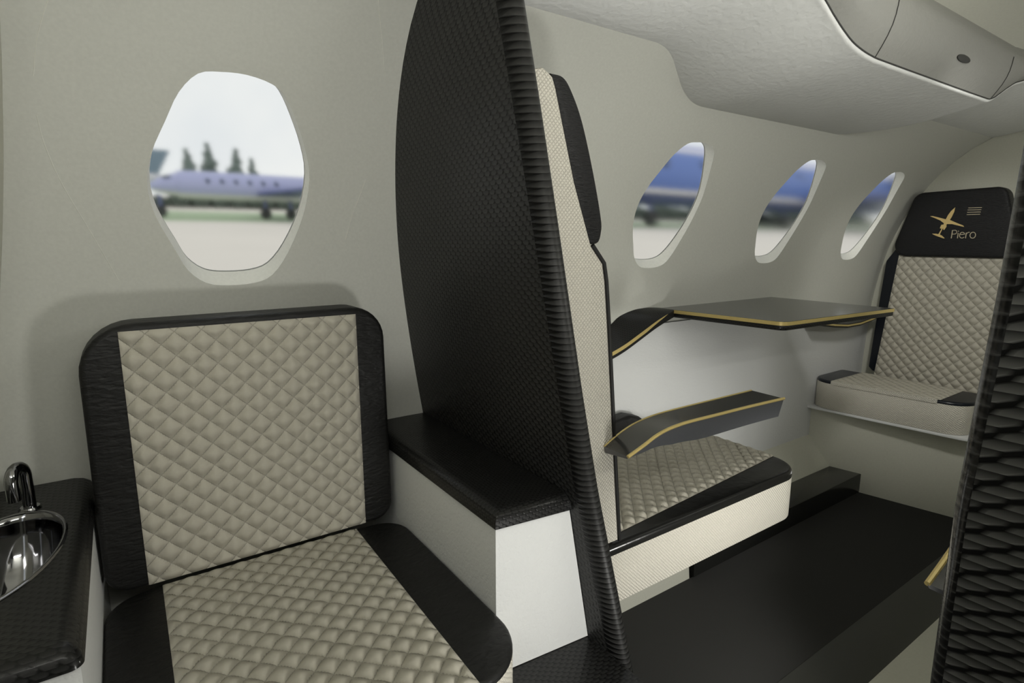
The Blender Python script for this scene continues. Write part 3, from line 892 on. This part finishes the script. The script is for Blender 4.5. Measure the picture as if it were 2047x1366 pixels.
def tree(x, y, hgt, r, label, group):
    t = empty('tree', (x, y, gz(y)), label, 'tree', group)
    finish('trunk', tube_bm([(x, y, gz(y)), (x, y, gz(y)+hgt*.5)], [.25, .15], 8), M['trunk'], t)
    bm = bmesh.new(); rnd = random.Random(int(x*100))
    for k in range(26):
        f = .25+.75*k/25; rr = r*(1.15-f)*(1.0+.5*rnd.random())
        a = rnd.random()*2*PI; d = r*(1.05-f)*rnd.random()
        bmesh.ops.create_icosphere(bm, subdivisions=1, radius=max(.2, rr*.7), matrix=Matrix.Translation((x+d*math.cos(a), y+d*math.sin(a), gz(y)+hgt*f)))
    for v_ in bm.verts: v_.co += Vector((rnd.random()-.5, rnd.random()-.5, rnd.random()-.5))*r*.12
    finish('crown', bm, M['tree'], t)
def jet(label, x0, length, y, zc, rad, body, lower, win=6, wwin=.42, nwx=(.2, .6), dark='jetdark', gear=True, finh=1.0, finc='jetlilac', eng=True, winr=.12, gearr=.28, wing=True, bands=None):
    """side-on aircraft, nose towards -x; zc is the height of the body axis"""
    t = empty('airplane', (x0+length*.5, y, gz(y)), label, 'airplane')
    st = [(0, .02, -.25), (.02, .30, -.2), (.06, .58, -.10), (.12, .85, -.02), (.18, 1, 0), (.68, 1, 0), (.80, .85, .12), (.92, .45, .40), (1.0, .12, .60)]
    prof = spline([(a, b, c) for a, b, c in st], 4)
    for nm, qa, qb, mt in (bands or (('fuselage', -.22, 1.22, body), ('belly', 1.22, 1.78, lower))):
        rows = []
        for p in prof:
            rows.append([(x0+length*p.x, y-rad*max(p.y, .01)*math.cos(PI*(qa+(qb-qa)*k/16)), zc+rad*p.z+rad*max(p.y, .01)*math.sin(PI*(qa+(qb-qa)*k/16))) for k in range(17)])
        finish(nm, grid_bm(rows), M[mt], t, uv='keep')
    for k in range(win):
        x = x0+length*(nwx[0]+(nwx[1]-nwx[0])*k/max(1, win-1))
        d = bmesh.new(); bmesh.ops.create_icosphere(d, subdivisions=2, radius=1, matrix=Matrix.Translation((x, y-rad*.97, zc+rad*.22)) @ Matrix.Diagonal((winr, winr*.3, winr*1.3, 1)))
        finish('window', d, M['winglass'], t)
    d = bmesh.new(); bmesh.ops.create_icosphere(d, subdivisions=2, radius=1, matrix=Matrix.Translation((x0+length*.085, y-rad*.42, zc+rad*.42)) @ Matrix.Diagonal((length*.025, rad*.2, rad*.16, 1)))
    finish('windscreen', d, M['winglass'], t)
    # fin, tailplane
    fin = [(x0+length*.80, zc+rad*.9), (x0+length*.93, zc+rad*(.9+2.2*finh)), (x0+length*1.04, zc+rad*(.9+2.2*finh)), (x0+length*.98, zc+rad*.7)]
    finish('tail_fin', slab_bm(fin, lambda p: (p[0], y-.08*rad, p[1]), lambda p: (p[0], y+.08*rad, p[1])), M[finc], t, angle=20)
    if wing:
        wg = [(x0+length*.44, 0), (x0+length*.60, -1), (x0+length*.68, -1), (x0+length*.64, 0)]
        for sgn in (1, -1):
            bm = slab_bm(wg, lambda p: (p[0], y+sgn*(rad*.6-p[1]*rad*5.0), zc-rad*.62+.25*abs(p[1])*rad-.05*rad), lambda p: (p[0], y+sgn*(rad*.6-p[1]*rad*5.0), zc-rad*.48+.25*abs(p[1])*rad))
            finish('wing', bm, M[dark], t, angle=20)
    if eng:
        bm = tube_bm([(x0+length*.70, y-rad*1.25, zc+rad*.5), (x0+length*.73, y-rad*1.25, zc+rad*.5), (x0+length*.86, y-rad*1.25, zc+rad*.5)], [rad*.40, rad*.46, rad*.30], 14)
        finish('engine', bm, M['jetwhite'] if eng == 1 else M['winglass'], t)
    if gear:
        for gx in gear:
            for sy in (0,):
                x = x0+length*gx
                g = gz(y)+gearr
                tire = bmesh.new(); bmesh.ops.create_cone(tire, cap_ends=True, segments=18, radius1=gearr, radius2=gearr, depth=gearr*.9, matrix=Matrix.Translation((x, y-rad*.4, g)) @ Matrix.Rotation(PI/2, 4, 'X'))
                finish('wheel', tire, M['rubber'], t)
                finish('strut', tube_bm([(x, y-rad*.4, g), (x, y-rad*.3, zc-rad*.8)], gearr*.28, 8), M['jetdark'], t)
    return t

jet('lilac and white business jet parked outside the washroom window', 1.6, 11.0, 34, 2.72, .70, 'jetlilac', 'jetwhite', gear=(.045, .49, .61), nwx=(.24, .54))
jet('slate-finned jet behind the lilac jet, only its tail in the washroom window', -8.4, 11.0, 37.5, 2.95, .70, 'jetwhite', 'jetwhite', finc='teal', finh=.78, gear=(.1, .5), eng=1)
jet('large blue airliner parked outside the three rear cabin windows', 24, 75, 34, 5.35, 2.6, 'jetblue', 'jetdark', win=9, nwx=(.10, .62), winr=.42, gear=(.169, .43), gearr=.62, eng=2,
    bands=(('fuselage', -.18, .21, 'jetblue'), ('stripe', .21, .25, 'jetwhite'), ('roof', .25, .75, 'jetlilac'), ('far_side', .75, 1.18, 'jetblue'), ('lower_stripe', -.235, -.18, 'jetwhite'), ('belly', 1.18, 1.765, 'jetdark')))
for i, (x, hg, r) in enumerate([(5.6, 4.2, 1.0), (7.5, 4.9, 1.0), (9.3, 4.5, 1.0), (11.0, 3.9, .9)]):
    tree(x, 55+(i % 2)*2.5, hg, r, ['leftmost tree behind the lilac jet', 'tallest tree, second from the left behind the lilac jet', 'third tree from the left behind the lilac jet',
                        'rightmost and lowest tree behind the lilac jet'][i], 'trees behind the lilac jet')

# ------------------------------------------------------------------ light
w = bpy.data.worlds.new('sky'); S.world = w; w.use_nodes = True
nt = w.node_tree; bg = nt.nodes['Background']
tc = nt.nodes.new('ShaderNodeTexCoord'); n = nt.nodes.new('ShaderNodeTexNoise'); n.inputs['Scale'].default_value = 3.5; n.inputs['Detail'].default_value = 4
L(nt, tc.outputs['Generated'], n.inputs['Vector'])
L(nt, ramp(nt, n.outputs['Fac'], (.74, .78, .80), (.86, .88, .86), .35, .6), bg.inputs['Color']); bg.inputs['Strength'].default_value = 1.0

def area(name, loc, target, sx, sy, power, col=(1, .985, .925)):
    l = bpy.data.lights.new(name, 'AREA'); l.shape = 'RECTANGLE'; l.size = sx; l.size_y = sy; l.energy = power; l.color = col
    o = bpy.data.objects.new(name, l); C.objects.link(o); o.location = loc
    o.rotation_euler = (Vector(target)-Vector(loc)).to_track_quat('-Z', 'Y').to_euler(); return o
def point(name, loc, power, r, col=(1, .985, .935)):
    l = bpy.data.lights.new(name, 'POINT'); l.energy = power; l.shadow_soft_size = r; l.color = col
    o = bpy.data.objects.new(name, l); C.objects.link(o); o.location = loc; return o
# wash lights along the upper right side wall, a low lamp by the divider and one between the facing seats
area('wash_light', (.06, -.08, .20), (.12, .8, .80), .50, .05, 3.3)
area('wash_light.001', (.86, -.08, .20), (.90, .8, .80), .7, .05, 4.2)
def spot(name, loc, target, power, ang, r, col=(1, .985, .935)):
    l = bpy.data.lights.new(name, 'SPOT'); l.energy = power; l.shadow_soft_size = r; l.color = col; l.spot_size = math.radians(ang); l.spot_blend = .6
    o = bpy.data.objects.new(name, l); C.objects.link(o); o.location = loc
    o.rotation_euler = (Vector(target)-Vector(loc)).to_track_quat('-Z', 'Y').to_euler(); return o
area('divider_fill', (-.33, .25, .20), (.6, .25, -.1), .30, .10, .7)  # added fill without a fixture, lifts the forward faces of the dividers
spot('floor_light', (.46, .155, -.50), (.40, 1.0, -.42), 6.0, 165, .06)
spot('seat_light', (1.66, .72, -.63), (1.50, 1.14, -.64), 1.7, 150, .04)
spot('seat_side_fill', (1.08, .16, -.60), (1.05, .70, -.68), 12.0, 84, .04)  # added fill to brighten the cream side of the cabin seat
spot('rear_seat_fill', (1.30, .36, .36), (2.60, .86, -.35), 20.0, 50, .06)  # added fill that brightens the rear seat, no lamp is mounted here
area('aft_fill', (1.95, -.08, .10), (1.95, .8, .55), .7, .05, 1.35)  # added fill to lift the aft wall, ceiling and overhead panel
area('washroom_fill', (.14, .22, .46), (.16, .60, -1), .4, .12, 1.7)  # added fill from above for the washroom cushion and other upward faces

# ------------------------------------------------------------------ camera
cam = bpy.data.cameras.new('camera'); cam.lens = 20; cam.sensor_width = 36; cam.clip_start = .01; cam.clip_end = 500
co = bpy.data.objects.new('camera', cam); C.objects.link(co)
R = Matrix((RT, UP, -FW)).transposed().to_4x4(); co.matrix_world = R
S.camera = co
S.view_settings.view_transform = 'Standard'; S.view_settings.look = 'None'; S.view_settings.exposure = 0; S.view_settings.gamma = 1
S.view_settings.use_curve_mapping = False
S.cycles.max_bounces = 10; S.cycles.transmission_bounces = 6; S.cycles.use_denoising = True
S.cycles.sample_clamp_indirect = 3.0
